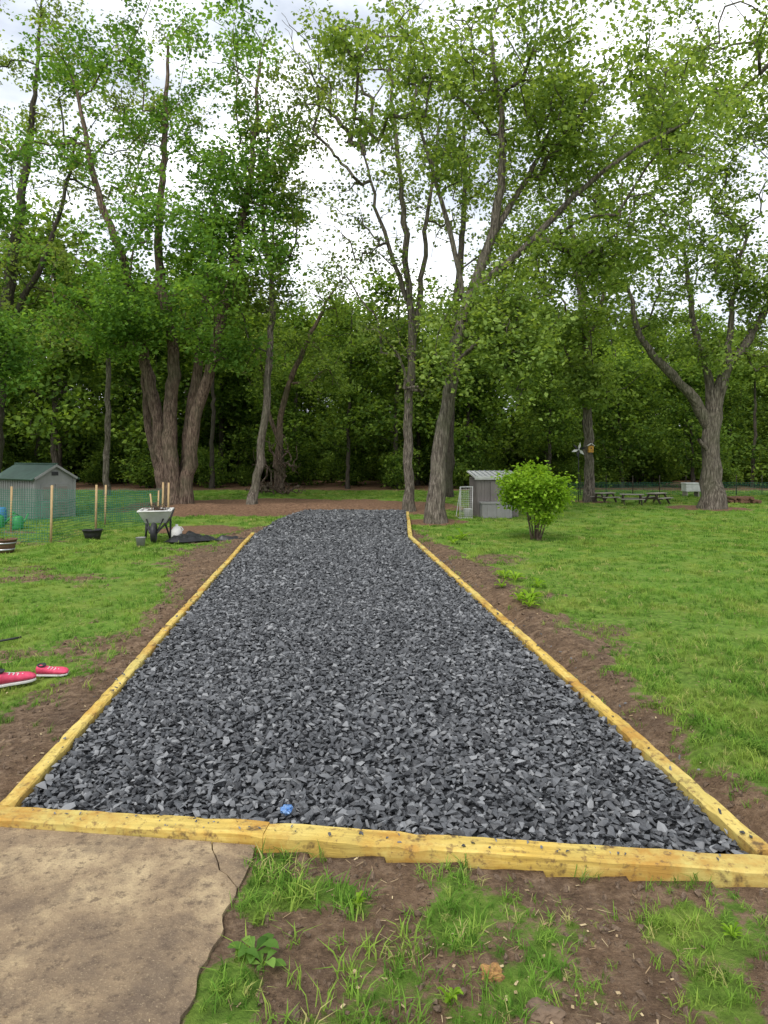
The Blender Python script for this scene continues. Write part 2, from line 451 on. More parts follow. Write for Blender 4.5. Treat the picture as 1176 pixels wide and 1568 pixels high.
# ------------------------------------------------------------------ concrete slab with a broken corner
m, nt, out = nt_new('old_concrete')
v=geopos(nt); n=noise_n(nt,v,2.2,8,.65); n2=noise_n(nt,v,22,8,.75); n3=noise_n(nt,v,110,4,.7); n4=noise_n(nt,v,7,6,.7)
c=ramp(nt,n,[(.36,(.15,.11,.078)),(.5,(.26,.19,.12)),(.62,(.45,.345,.205))])
c=mixc(nt,maprange(nt,n4,.50,.64,0,.65),c,(.16,.12,.085))
c=mixc(nt,maprange(nt,n2,.52,.62,0,.75),c,(.11,.08,.058))
c=mixc(nt,maprange(nt,n3,.56,.68,0,.55),c,(.48,.38,.24))
hh=math_n(nt,'ADD',n2,math_n(nt,'MULTIPLY',n3,.5))
princ(nt,out,c,.9,bump(nt,hh,1,.012),spec=.12)
slab=empty('concrete_slab')
def prism(parent,name,poly,z0,z1,mat,bev=.008):
    n=len(poly); V=[(x,y,z0) for x,y in poly]+[(x,y,z1) for x,y in poly]
    F=[tuple(range(n-1,-1,-1)),tuple(range(n,2*n))]+[(i,(i+1)%n,n+(i+1)%n,n+i) for i in range(n)]
    return part(parent,name,V,F,mat,bev=bev)
yf2=lambda x: float(yfront(x))-FW-.006
edge=[]
for y in np.linspace(2.70,1.2,40):
    edge.append((-.555-.05*(2.7-y)+ .022*(float(vn(np.array(y*7.),np.array(0.),3))-.5)+.02*(float(vn(np.array(y*23.),np.array(0.),5))-.5),float(y)))
crack=[(-.735,yf2(-.735)),(-.72,2.97),(-.69,2.91),(-.672,2.87),(-.655,2.82),(-.62,2.79),(-.60,2.76),(-.56,2.705)]
main=crack+edge[1:]+[(-.65,-1),(-5,-1),(-5,yf2(-5))]
prism(slab,'main_slab',main,-.12,.055,m,0)
corner=[(x+.005,y+.003) for x,y in crack][::-1]
corner=[(-.730,yf2(-.73))]+[(-.545,yf2(-.545))]+[(-.538,2.9),(-.546,2.78)]+corner[0:7]
prism(slab,'broken_corner',corner,-.12,.053,m,0)

# ------------------------------------------------------------------ dirt clods, chips
M['clod']=simple('soil_clod',(.22,.155,.105),(.08,.055,.038),3,1,bumpd=.05)
m, nt, out = nt_new('wood_chip'); oi=nt.nodes.new('ShaderNodeObjectInfo')
c=ramp(nt,oi.outputs['Random'],[(0,(.12,.08,.045)),(.5,(.26,.18,.10)),(1,(.44,.35,.20))]); princ(nt,out,c,.85); M['chip']=m
a = rng.uniform(-9,9,80000)
b = 1.9+16*rng.uniform(0,1,80000)**1.6
dd,mm,ii = masks(a,b)
k=(dd>.45)&(~ii)&~((a<-.5)&(b<yfront(a)-.1))&(np.abs(a)<b*.62+.5)
k&=~((b<yfront(a)+.03)&(b>yfront(a)-.17))
a,b=a[k],b[k]; n=a.size
sz=.007+.038*rng.uniform(0,1,n)**5+.0014*b
instancer('soil_clods',np.stack([a,b,height(a,b)+sz*.1],-1),rng.uniform(0,6.28,(n,3)),np.stack([sz,sz,sz*.8],-1),rng.integers(0,4,n),
          [stone_template('clod_%d'%q,M['clod'],q+40,.9,11) for q in range(4)])
def mk_chip(name,l,w,mat):
    bm=bmesh.new(); bmesh.ops.create_cube(bm,size=1)
    for v_ in bm.verts: v_.co=Vector((v_.co.x*l+random.uniform(-.1,.1)*l,v_.co.y*w+random.uniform(-.1,.1)*w,v_.co.z*.15*w))
    me=bpy.data.meshes.new(name); bm.to_mesh(me); bm.free(); me.materials.append(mat); return bpy.data.objects.new(name,me)
a=rng.uniform(-4,4,20000); b=1.9+9.0*rng.uniform(0,1,20000)**1.5
dd,mm,ii=masks(a,b); onslab=(a<-.62)&(b<yfront(a)-.14)
cl=fbm(a*1.7,b*1.7,61); u=rng.uniform(0,1,a.size)
bd=(b<yfront(a)+.02)&(b>yfront(a)-.14)
k=(~ii)&(~bd)&((onslab&(u<.10))|((~onslab)&(u<2.2*(cl-.38))&(b<yfront(a)-.14)&(a>-.53))|((~onslab)&(b>yfront(a)+.1)&(u<.35)))
a,b,onslab=a[k],b[k],onslab[k]; n=a.size
z=np.where(onslab,.058,height(a,b)+.008)
sz=rng.uniform(.3,1.0,n)*np.where(onslab,.6,1)
instancer('wood_chips_and_straw',np.stack([a,b,z],-1),np.stack([rng.normal(0,.2,n),rng.normal(0,.2,n),rng.uniform(0,6.28,n)],-1),np.stack([sz]*3,-1),rng.integers(0,4,n),
   [mk_chip('chip_a',.022,.008,M['chip']),mk_chip('chip_b',.035,.003,M['chip']),mk_chip('chip_c',.05,.0022,M['chip']),mk_chip('chip_d',.014,.009,M['chip'])])

# ------------------------------------------------------------------ grass
m, nt, out = nt_new('grass_blades')
oi=nt.nodes.new('ShaderNodeObjectInfo'); pos=geopos(nt)
c=ramp(nt,oi.outputs['Random'],[(0,(.06,.13,.02)),(.35,(.115,.235,.034)),(.75,(.19,.33,.05)),(.92,(.28,.37,.075)),(1,(.44,.38,.17))])
nm=noise_n(nt,pos,1.6,3); nl=noise_n(nt,pos,.35,2)
c=mixc(nt,maprange(nt,nm,.47,.68,0,.42),c,(.35,.38,.075))
c=mixc(nt,maprange(nt,nl,.5,.7,0,.35),c,(.12,.30,.04))
leafshade(nt,out,c,.35,c)
M['grass']=m
def tuft(name,nb,rad,h,w,seed,lean=.5):
    r=random.Random(seed); V=[];F=[]
    for _ in range(nb):
        a=r.uniform(0,6.28); q=rad*math.sqrt(r.random()); bx,by=q*math.cos(a),q*math.sin(a)
        th=r.uniform(0,6.28); dx,dy=math.cos(th),math.sin(th); sx,sy=-dy,dx
        hh=h*r.uniform(.45,1.15); ln=hh*r.uniform(.15,1.0)*lean*1.6; ww=w*r.uniform(.7,1.3)/2
        n0=len(V)
        V+=[(bx-sx*ww,by-sy*ww,-.01),(bx+sx*ww,by+sy*ww,-.01),
            (bx+dx*ln*.35+sx*ww*.9,by+dy*ln*.35+sy*ww*.9,hh*.6),(bx+dx*ln*.35-sx*ww*.9,by+dy*ln*.35-sy*ww*.9,hh*.6),
            (bx+dx*ln+sx*ww*.1,by+dy*ln+sy*ww*.1,hh*.92),(bx+dx*ln-sx*ww*.1,by+dy*ln-sy*ww*.1,hh*.92)]
        F+=[(n0,n0+1,n0+2,n0+3),(n0+3,n0+2,n0+4,n0+5)]
    me=mesh_np(name,V,F,[M['grass']]); return bpy.data.objects.new(name,me)
GP=[];GS=[];GI=[]
for (x0,x1,y0,y1,dens,sc,ti) in ((-4,4.6,1.7,5.5,620,.80,0),(-6,7,5.5,10,250,.82,0),(-10,11,10,17,62,.70,4),(-20,20,17,34,22,.95,4)):
    n=int((x1-x0)*(y1-y0)*dens); a=rng.uniform(x0,x1,n); b=rng.uniform(y0,y1,n)
    dd,mm,ii=masks(a,b); q=np.maximum(dd*.975,mm*1.05)
    vis=np.abs(a)<b*.60+.6
    k=(~ii)&(q**1.2<rng.uniform(.05,1.0,n))&vis&~((a<-.55)&(b<yfront(a)-.12))&~((b<yfront(a)+.02)&(b>yfront(a)-.15))
    k&=~((a<xr(b)+.12)&(a>xl(b)-.12)&(b>yfront(a))&(b<YEND))
    k&=fbm(a*3,b*3,77)>.34
    a,b=a[k],b[k]; n=a.size
    GP.append(np.stack([a,b,height(a,b)],-1))
    s=sc*rng.uniform(.5,1.25,n)*(.5+1.0*fbm(a*1.6,b*1.6,15)**1.3)
    GS.append(s); GI.append(rng.integers(0,4,n)+ti)
GP=np.concatenate(GP);GS=np.concatenate(GS);GI=np.concatenate(GI);n=len(GP)
tm=[tuft('grass_tuft_%d'%q,10,.035,.066,.005,q,.9) for q in range(4)]+[tuft('grass_tuft_%d'%(q+4),26,.15,.06,.012,q+9,.9) for q in range(4)]
instancer('grass',GP,np.stack([rng.normal(0,.15,n),rng.normal(0,.15,n),rng.uniform(0,6.28,n)],-1),np.repeat(GS[:,None],3,1),GI,tm)
print('tufts',n)

# ------------------------------------------------------------------ trees
def leaf_geo(C, T, size, r):
    n=len(C)
    D=r.normal(0,1,(n,3)); D[:,2]=D[:,2]*.55-.25; D/=np.linalg.norm(D,axis=1,keepdims=True)
    U=r.normal(0,.6,(n,3)); U[:,2]+=1
    Sd=np.cross(D,U); Sd/=(np.linalg.norm(Sd,axis=1,keepdims=True)+1e-9)
    N=np.cross(Sd,D)
    L=(size*r.uniform(.6,1.3,n))[:,None]; W=L*.38
    v0=C; v1=C+D*L*.45+Sd*W+N*L*.08; v2=C+D*L-N*L*.08; v3=C+D*L*.45-Sd*W+N*L*.08
    V=np.stack([v0,v1,v2,v3],1).reshape(-1,3)
    F=np.arange(n*4).reshape(-1,4)
    return V,F,np.repeat(T,4)

def resample(pts, step, r, wander=.03):
    pts=np.asarray(pts,float); n=len(pts)
    P=np.vstack([2*pts[0]-pts[1],pts,2*pts[-1]-pts[-2]])
    out=[]
    for i in range(1,n):
        a,b,c,d=P[i-1],P[i],P[i+1],P[i+2]
        m=max(2,int(np.linalg.norm((c-b)[:3])/step))
        for k in range(m):
            t=k/m
            q=.5*((2*b)+(-a+c)*t+(2*a-5*b+4*c-d)*t*t+(-a+3*b-3*c+d)*t**3)
            if i>1 or k>0: q[:3]+=r.normal(0,wander,3)*[1,1,.3]
            out.append(q)
    out.append(P[n]); return np.array(out)

def build_tree(name, limbs, crowns, bm_, lm, leaf=.11, cl=7, lp=13, spread=.28, zmin=2.5, twig=.0075, seed=1,
               gap=-.06, place=True, tailn=3, flare=True, csig=.15, wander=.03, step=.35, bare=.0):
    r=np.random.default_rng(seed); rr=random.Random(seed)
    pos=[]
    VV=[];FF=[];off=0
    def addV(V,F):
        nonlocal off
        VV.append(V); FF.append(F+off); off+=len(V)
    for lb in limbs:
        q=resample(lb,step,r,wander)
        R=np.maximum(q[:,3],.01)
        if flare and q[0,2]<.3:
            R=R*(1+.45*np.exp(-np.maximum(q[:,2],0)/.22)); q[0,2]-=.15
        Rn=R*(1+r.normal(0,.035,len(R)))
        V,F=tube_np(q[:,:3],Rn,12)
        V=V+ (np.sin(V[:,[2]]*3.1+V[:,[0]]*9)+np.sin(V[:,[1]]*11+V[:,[2]]*5))*.006*min(1,R.max()/.15)
        addV(V,F)
        for k in range(len(q)):
            if q[k,2]>=zmin or (k==len(q)-1): pos.append(q[k,:3])
    nl=len(pos); 
    tips=[]
    for (cx,cy,cz,rx,ry,rz,n) in crowns:
        c=0; tr=0; n=int(n)
        while c<n and tr<n*8:
            tr+=1
            d=r.normal(0,1,3); d/=np.linalg.norm(d); u=r.uniform()**.42
            p=np.array([cx+d[0]*rx*u, cy+d[1]*ry*u, cz+d[2]*rz*u])
            if noise.noise(Vector(p*.6)+Vector((seed*3.3,0,0)))<gap: continue
            if p[2]<.15: continue
            tips.append(p); c+=1
    tips=np.array(tips); 
    A=np.empty((nl+len(tips)*16,3)); A[:nl]=np.array(pos); cnt=nl
    parent=np.full(len(A),-1)
    base=A[:nl]
    dm=np.array([np.min(np.linalg.norm(base-t,axis=1)) for t in tips])
    order=np.argsort(dm)
    ch=[]
    for o in order:
        t=tips[o]
        dv=t-A[:cnt]; dist=np.linalg.norm(dv,axis=1)
        cost=dist-.35*dv[:,2]
        k=int(np.argmin(cost)); s=A[k]; L=dist[k]
        m=int(min(14,max(2,L/.38)))
        ctrl=s+(t-s)*.5+np.array([0,0,.16*L])+r.normal(0,.10*L,3)
        ids=[k]
        for q in range(1,m+1):
            f=q/m; p=s*(1-f)**2+ctrl*2*f*(1-f)+t*f*f
            if q<m: p=p+r.normal(0,.02,3)
            A[cnt]=p; parent[cnt]=ids[-1]; ids.append(cnt); cnt+=1
            if cnt>=len(A)-1: break
        ch.append(ids)
    w=np.zeros(cnt)
    for ids in ch: w[ids[-1]]+=1
    for k in range(cnt-1,nl-1,-1):
        if parent[k]>=0: w[parent[k]]+=w[k]
    rad=twig*np.maximum(w,1)**.52
    C=[];T=[]
    for ids in ch:
        R=rad[ids].copy(); R[0]=R[1]*1.05
        k=3 if R.max()<.02 else (4 if R.max()<.04 else 7)
        V,F=tube_np(A[ids],R,k); addV(V,F)
        if cl>0 and rr.random()>=bare:
            tail=ids[-tailn:]
            ct=r.uniform(.15,.85)
            nc=max(1,int(r.normal(cl,cl*.25)))
            for _ in range(nc):
                i0=rr.choice(tail); cpos=A[i0]+r.normal(0,spread,3)*[1,1,.6]
                m=max(3,int(r.normal(lp,3)))
                C.append(cpos+r.normal(0,csig,(m,3))*[1,1,.6]); T.append(np.clip(ct+r.normal(0,.10)+r.normal(0,.17,m),0,1))
    nb=off; nbf=sum(len(f) for f in FF)
    tint=[np.full(nb,.5)]
    if C:
        V,F,Tt=leaf_geo(np.concatenate(C),np.concatenate(T),leaf,r); addV(V,F); tint.append(Tt)
    V=np.concatenate(VV);F=np.concatenate(FF)
    mi=np.zeros(len(F),np.int32); mi[nbf:]=1; sm=np.ones(len(F),bool); sm[nbf:]=False
    me=mesh_np(name,V,F,[bm_,lm],mi,sm,attrs={'tint':('FLOAT',np.concatenate(tint).astype(np.float32))})
    ob=bpy.data.objects.new(name,me)
    if place: link(ob)
    print(name,len(F))
    return ob

Mx=M
D=23.7
build_tree('multi_stem_maple_tree',[
 [(-7.2,D,0,.27),(-7.58,D,2.94,.21),(-7.9,D,4.7,.18),(-8.45,D-.3,7.7,.14),(-9.3,D-.6,10.3,.10),(-10,D-.6,13.6,.05)],
 [(-6.93,D-.2,0,.29),(-7.1,D-.2,2.94,.23),(-7.03,D,5.1,.20),(-7.6,D+.3,8.2,.15),(-7.5,D+.6,12.5,.10),(-7.4,D+.6,15.8,.04)],
 [(-6.6,D-.1,0,.25),(-6.28,D-.3,2.5,.20),(-5.5,D-.6,5.1,.17),(-4.75,D-.8,8.2,.13),(-4.3,D-.5,11.4,.09),(-4.1,D-.2,14.7,.04)],
 [(-6.75,D+.25,0,.22),(-6.6,D+.3,2.7,.18),(-6.27,D+.5,5.1,.15),(-6.05,D+.8,8.2,.11),(-5.6,D+1,12.4,.06)],
 [(-7.3,D+.3,0,.17),(-8.0,D+.5,2.6,.13),(-8.3,D+.8,5,.08)],
],[(-6.0,D-1,7.4,3.6,2.8,2.3,220),(-8.8,D-1,6.1,2.0,1.6,1.3,60),(-5.6,D,11.8,3.4,3,3.0,100),(-7.2,D,15.6,4.2,3,2.2,65),(-10.6,D,12,3.0,2.5,4.0,60),(-4.2,D-.6,9.8,1.9,2,2.0,50),(-4.6,D-1,5.0,1.3,1,.6,16)],
 Mx['barkr'],Mx['leaf_maple'],leaf=.14,cl=7,lp=12,seed=3,zmin=4.2,bare=.10)
D=23
build_tree('slender_leaning_tree',[[(-4.29,D,0,.16),(-3.97,D,1.85,.13),(-3.7,D,4.6,.11),(-3.6,D,6.9,.09),(-3.9,D,9.4,.06),(-3.7,D,12.5,.03)]],
 [(-3.3,D,11,1.8,1.6,3.6,80),(-3.9,D,6.6,1.4,1.2,1.4,34)],Mx['bark'],Mx['leaf_olive'],leaf=.13,cl=5,seed=5,zmin=4,bare=.2)
D=30
build_tree('vine_covered_tree',[[(-4.5,D,0.1,.17),(-4.45,D,1.9,.14),(-4.1,D,4.4,.12),(-2.8,D,7.4,.08),(-1.9,D,9.0,.03)],
 [(-4.4,D,2.2,.10),(-5.0,D,4.4,.07),(-5.3,D,6.8,.04)]],
 [(-3,D,5.8,2.2,1.6,2.0,100),(-5,D,5.6,1.2,1,1.6,40),(-2.0,D,8.8,1.6,1,1.3,45)],Mx['barkr'],Mx['leaf_light'],leaf=.13,cl=4,seed=6,zmin=2.5,bare=.15)
build_tree('dead_brush',[[(-4.6,29.7,0,.06),(-4.7,29.7,1.0,.03)],[(-4.3,29.6,0,.05),(-4.1,29.5,1.2,.02)]],
 [(-4.5,29.4,1.4,1.1,.7,1.4,150),(-4.2,28.6,.3,1.5,.8,.35,120)],Mx['barkr'],Mx['leaf_olive'],cl=0,seed=8,zmin=.1,twig=.011,gap=-1)
D=21.5
build_tree('tall_sparse_tree',[[(.77,D,0,.16),(.73,D,2.83,.135),(.87,D,5.2,.12),(.67,D,7.6,.095),(.53,D,9.9,.075),(.24,D,12.5,.05),(.1,D,14.5,.02)],
 [(.80,D,4.6,.10),(1.2,D+.2,7.4,.075),(1.4,D+.3,9.6,.055),(1.75,D+.4,12.2,.03)],
 [(.70,D,6.4,.075),(.0,D-.2,8.4,.055),(-.6,D-.4,10.6,.03)]],
 [(.3,D,9,2.6,1.5,3.1,150),(-.4,D,13.2,2.7,2,2.4,110),(-2.0,D,13.2,1.7,1.4,2.4,80),(.4,D-.3,5.4,1.3,1.1,1.0,34),(1.0,D,3.9,.8,.8,.8,12)],Mx['bark'],Mx['leaf_olive'],leaf=.12,cl=4,lp=9,seed=9,zmin=3.5,bare=.35)
D=18
build_tree('large_spreading_tree',[
 [(1.31,D,0,.24),(1.39,D,1.65,.19),(1.69,D,3.3,.17),(1.85,D,4.6,.15),(2.3,D,6.1,.13),(2.85,D,7.8,.11),(3.0,D,9.9,.08),(2.7,D,12.4,.04)],
 [(2.2,D,5.8,.10),(3.5,D,6.9,.09),(4.8,D-.2,8.2,.07),(6.1,D-.4,9.2,.05),(7.5,D-.5,9.9,.03)],
 [(2.7,D,7.2,.085),(3.9,D+.4,9.2,.06),(4.8,D+.8,11.5,.03)],
 [(2.1,D,5.4,.075),(1.5,D-.3,7.8,.055),(.7,D-.5,10.4,.03)],
 [(1.75,D,3.9,.065),(2.4,D-.6,4.6,.045),(3.1,D-1.1,4.7,.02)]],
 [(3.4,D,10.9,3.8,3,3.0,270),(6.4,D-.3,9.6,2.8,2.4,2.3,130),(5.0,D,6.7,2.4,1.6,1.2,95),(2.8,D-.6,5.2,1.9,1.4,1.1,110),
  (2.7,D-1,3.9,1.6,.9,.9,80),(.2,D-.3,11.2,2.1,1.8,1.8,70),(3.2,D-1,3.0,.7,.5,.6,20)],
 Mx['bark'],Mx['leaf_light'],leaf=.12,cl=6,lp=11,spread=.27,seed=10,zmin=3.6,bare=.14)
D=26
build_tree('straight_oak_tree',[[(7.52,D,0,.20),(7.45,D,3.06,.17),(7.3,D,6.4,.14),(6.97,D,9.3,.10),(6.5,D,12.4,.04)],
 [(7.35,D,5.6,.08),(8.3,D,8.4,.06),(8.8,D,12,.03)]],
 [(7.0,D,7.2,2.9,2.2,2.7,160),(8.2,D,12,3.2,2.4,2.8,100),(8.2,D-.5,4.2,2.0,1,.8,50),(5.2,D,8.5,2,2,2,50),(11,D,14,2.5,2,2.4,60)],Mx['bark'],Mx['leaf_light'],leaf=.145,cl=6,seed=12,zmin=3.3,bare=.1)
D=22.8
build_tree('forked_oak_tree',[
 [(10.5,D,0,.36),(10.47,D,1.64,.29),(10.55,D,2.9,.26),(10.9,D,4.36,.18),(11.66,D,5.4,.14),(12.4,D,6.6,.1),(13.4,D,8,.04)],
 [(10.52,D,2.5,.22),(10.1,D-.05,3.2,.18),(9.67,D-.1,3.73,.16),(8.84,D-.2,4.57,.13),(8.1,D-.3,5.5,.10),(7.7,D-.3,7,.05)],
 [(10.55,D,2.9,.17),(10.35,D+.1,4.6,.12),(9.9,D+.1,6.4,.09),(9.7,D+.2,8.4,.05)],
 [(11.0,D,4.5,.11),(11.2,D,6.6,.08),(11.6,D,9,.04)],
 [(10.3,D-.1,1.9,.09),(9.95,D-.3,2.2,.05)]],
 [(10.3,D,7.9,2.9,2.2,1.9,115),(12.2,D,6.8,1.9,1.8,1.7,65),(8.4,D-.3,6.6,1.4,1.2,1.2,40),(11.9,D,10.8,2.3,2,2.1,70),(9.6,D-.5,4.9,1.5,.9,.6,24),(12.6,D-.6,4.6,1.5,1,.8,40)],
 Mx['bark'],Mx['leaf_light'],leaf=.13,cl=5,lp=11,seed=13,zmin=3.6,bare=.12)
D=21
build_tree('tall_roadside_tree',[[(15,D,0,.35),(14.6,D,5,.28),(13.8,D,10,.18),(12.5,D,14.5,.06)]],
 [(10.6,D,13.0,3.4,2.5,3.2,160),(14.5,D,9,3,3,3,80)],Mx['bark'],Mx['leaf_light'],leaf=.13,cl=6,seed=14,zmin=5,bare=.12)
D=27
build_tree('tall_willow_tree',[[(-15,D,0,.35),(-14.6,D,5,.28),(-14,D,10,.18),(-13.3,D,15,.1),(-13,D,19,.03)],
  [(-14.5,D,6,.14),(-12.6,D,10,.09),(-11.6,D,14,.04)]],
 [(-13,D,14.4,4.6,3,5,160),(-13.6,D-1,7.6,3.4,2.5,3.0,140),(-9.6,D+1,16.5,3.5,2.5,2.5,60)],Mx['barkd'],Mx['leaf_olive'],leaf=.14,cl=5,seed=15,zmin=4.5,bare=.2)
build_tree('edge_maple_tree',[[(-11.4,18,0,.22),(-11.2,18,4,.17),(-10.9,18,8,.08)]],
 [(-10.2,18,5.0,1.4,1.4,2.1,110),(-11.3,18,8,1.8,1.8,1.6,60)],Mx['barkd'],Mx['leaf_maple'],leaf=.12,cl=6,seed=16,zmin=2.2)
build_tree('thin_ash_tree',[[(-11.7,30,0,.13),(-11.65,30,4,.11),(-11.5,30,9,.05)]],[(-11.5,30,8,2,1.8,2.2,80)],Mx['bark'],Mx['leaf_forest'],leaf=.16,cl=6,seed=17,zmin=4)
build_tree('tall_poplar_tree',[[(2.6,29,0,.2),(2.8,29,6,.16),(3.3,29,12,.10),(3.2,29,17,.04)]],[(3.4,29,14.4,3.8,2.5,4.0,100),(5.5,29,9,2.2,2,2.5,50)],Mx['barkd'],Mx['leaf_olive'],leaf=.15,cl=6,seed=18,zmin=6,bare=.15)

# shrub
lim=[]
rs=random.Random(4)
for k in range(11):
    a=rs.uniform(0,6.28); q=rs.uniform(.3,.6)
    lim.append([(3.05+.09*math.cos(a),14.3+.09*math.sin(a),0,.016),(3.05+q*.5*math.cos(a),14.3+q*.5*math.sin(a),.55,.012),(3.05+q*math.cos(a),14.3+q*math.sin(a),1.15,.006)])
build_tree('forsythia_bush',lim,[(3.05,14.3,.98,.68,.62,.58,250),(2.9,14.3,.42,.42,.5,.3,60),(3.4,14.2,1.25,.42,.4,.30,80),(2.7,14.2,1.15,.3,.3,.3,30)],Mx['barkr'],Mx['leaf_bush'],
  leaf=.068,cl=4,lp=9,spread=.10,csig=.065,seed=20,zmin=.3,twig=.003,gap=-.08,flare=False,tailn=2,wander=.008,step=.12)

# ------------------------------------------------------------------ forest (distant mass)
ft=[]
for q,(h,cx) in enumerate(((11,0),(9.5,.4),(12.5,-.3))):
    ft.append(build_tree('forest_tree_%d'%q,[[(0,0,0,.15),(cx*.3,0,h*.4,.11),(cx,0,h*.95,.03)]],
      [(cx*.5,0,h*.72,2.4,2.4,h*.28,110),(0,0,h*.36,2.3,2.3,h*.2,60)],M['barkd'],M['leaf_forest'],leaf=.25,cl=6,lp=8,spread=.42,csig=.25,seed=30+q,zmin=1.5,place=False,gap=-.15))
for q in range(2):
    ft.append(build_tree('forest_under_%d'%q,[[(0,0,0,.05),(.1,0,1.2,.03)],[(0,0,0,.05),(-.3,.2,1.6,.03)]],
      [(0,0,1.6,1.7,1.7,1.5,80)],M['barkd'],M['leaf_forest'],leaf=.2,cl=6,lp=8,spread=.28,csig=.22,seed=40+q,zmin=.3,place=False,gap=-.3,flare=False))
ft.append(build_tree('forest_vtrunk',[[(0,0,0,.14),(.2,0,5,.11),(.1,0,12,.04)]],[(0,0,10,2.2,2.2,2.2,90)],M['barkd'],M['leaf_forest'],leaf=.25,cl=6,lp=8,spread=.42,csig=.25,seed=50,zmin=5,place=False))
FP=[];FI=[];FS=[]
for row,y in enumerate(np.arange(36.5,64,3.9)):
    for x in np.arange(-48,50,3.8):
        xx=x+rng.uniform(-1.5,1.5); yy_=y+rng.uniform(-1.3,1.3)
        FP.append((xx,yy_,0)); 
        t=int(rng.integers(0,3)) if rng.uniform()<.68 else 5
        s=rng.uniform(.75,1.15)*(.78 if xx>8 and y<50 else 1.0)*(.88 if abs(xx+1)<5 else 1)*(1 if xx>-8 else 1.15)
        FI.append(t); FS.append(s)
for y in (36.5,40,44,48,53,58,64):
    for x in np.arange(-46,48,2.9):
        if y<38 and rng.uniform()<.5: continue
        FP.append((x+rng.uniform(-1.2,1.2),y+rng.uniform(-.9,.9),0)); FI.append(3+int(rng.integers(0,2))); FS.append(rng.uniform(.4,1.05) if y<45 else rng.uniform(1,1.9))
n=len(FP); FS=np.array(FS)
instancer('forest',np.array(FP),np.stack([np.zeros(n),np.zeros(n),rng.uniform(0,6.28,n)],-1),np.stack([FS,FS,FS*rng.uniform(.9,1.1,n)],-1),
          np.array(FI),ft)

# ------------------------------------------------------------------ sheds
def gable_shed(name,loc,rz):
    e=empty(name,loc,rz); L,W,H,Pk=2.0,1.15,1.08,1.42
    x,y=L/2,W/2
    V=[(-x,-y,0),(x,-y,0),(x,y,0),(-x,y,0),(-x,-y,H),(x,-y,H),(x,y,H),(-x,y,H),(-x,0,Pk),(x,0,Pk)]
    F=[(0,1,5,4),(2,3,7,6),(1,2,6,9,5),(3,0,4,8,7),(0,3,2,1)]
    part(e,'walls',V,F,M['grey'])
    for s in (-1,1):
        a=math.atan2(Pk-H,y); ln=math.hypot(Pk-H,y)+.12
        cy=s*(ln/2)*math.cos(a); cz=Pk+.02-(ln/2)*math.sin(a)
        box(e,'roof_panel',(0,cy,cz),(L+.16,ln,.035),M['dgreen'],rot=(-s*a,0,0))
    box(e,'ridge_cap',(0,0,Pk+.045),(L+.18,.09,.04),M['dgreen'])
    for k in range(15):
        box(e,'siding_rib',(-x+.1+k*(L-.2)/14,-y-.008,H/2),(.03,.02,H-.04),M['grey'])
    for s in (-1,1):
        box(e,'door',(x+.012,s*.2,.47),(.024,.38,.9),M['grey'],bev=.004)
        box(e,'door_panel',(x+.03,s*.2,.68),(.012,.28,.34),M['taupe'])
        box(e,'door_panel_low',(x+.03,s*.2,.25),(.012,.28,.34),M['taupe'])
        box(e,'corner_trim',(x+.01,s*(y-.02),H/2),(.05,.07,H),M['grey'])
        a=math.atan2(Pk-H,y)
        box(e,'gable_trim',(x+.09,s*y/2,(H+Pk)/2+.0),(.02,math.hypot(Pk-H,y)+.06,.06),M['grey'],rot=(-s*a,0,0))
    box(e,'gable_vent',(x+.012,0,1.2),(.02,.18,.1),M['black'])
    return e
gable_shed('garden_shed',(-9.75,19.9,0),math.radians(-36))

e=empty('small_metal_shed',(3.08,20.0,0),math.radians(4))
W,Dp,H=1.16,1.0,1.08
box(e,'walls',(0,0,H/2),(W,Dp,H),M['taupe'])
for k in range(12): box(e,'front_rib',(-W/2+.05+k*(W-.1)/11,-Dp/2-.008,H/2),(.035,.02,H-.04),M['taupe'])
for k in range(10): box(e,'side_rib',(-W/2-.008,-Dp/2+.05+k*(Dp-.1)/9,H/2),(.02,.035,H-.04),M['taupe'])
box(e,'roof',(0,-.02,H+.08),(W+.14,Dp+.2,.035),M['white'],rot=(math.radians(7),0,0))
box(e,'roof_fascia',(0,-Dp/2-.09,H+.0),(W+.14,.03,.09),M['white'])
for k in range(9): box(e,'roof_seam',(-W/2+k*W/8,-.02,H+.107),(.025,Dp+.18,.018),M['metal'],rot=(math.radians(7),0,0))
box(e,'door_frame',(.05,-Dp/2-.022,.5),(.5,.02,.96),M['taupe'])
e=empty('deck_storage_box',(3.02,19.2,0),math.radians(3))
box(e,'body',(0,0,.2),(.82,.34,.38),M['grey'],bev=.012); box(e,'lid',(0,0,.415),(.88,.38,.05),M['grey'],bev=.012)
for k in range(7): box(e,'rib',(-.36+k*.12,-.175,.2),(.03,.02,.34),M['grey'])
e=empty('white_bucket',(2.28,19.3,0)); lathe(e,'pail',[(.09,0),(.115,.24),(.12,.25),(.105,.25),(.08,.03)],M['white'])
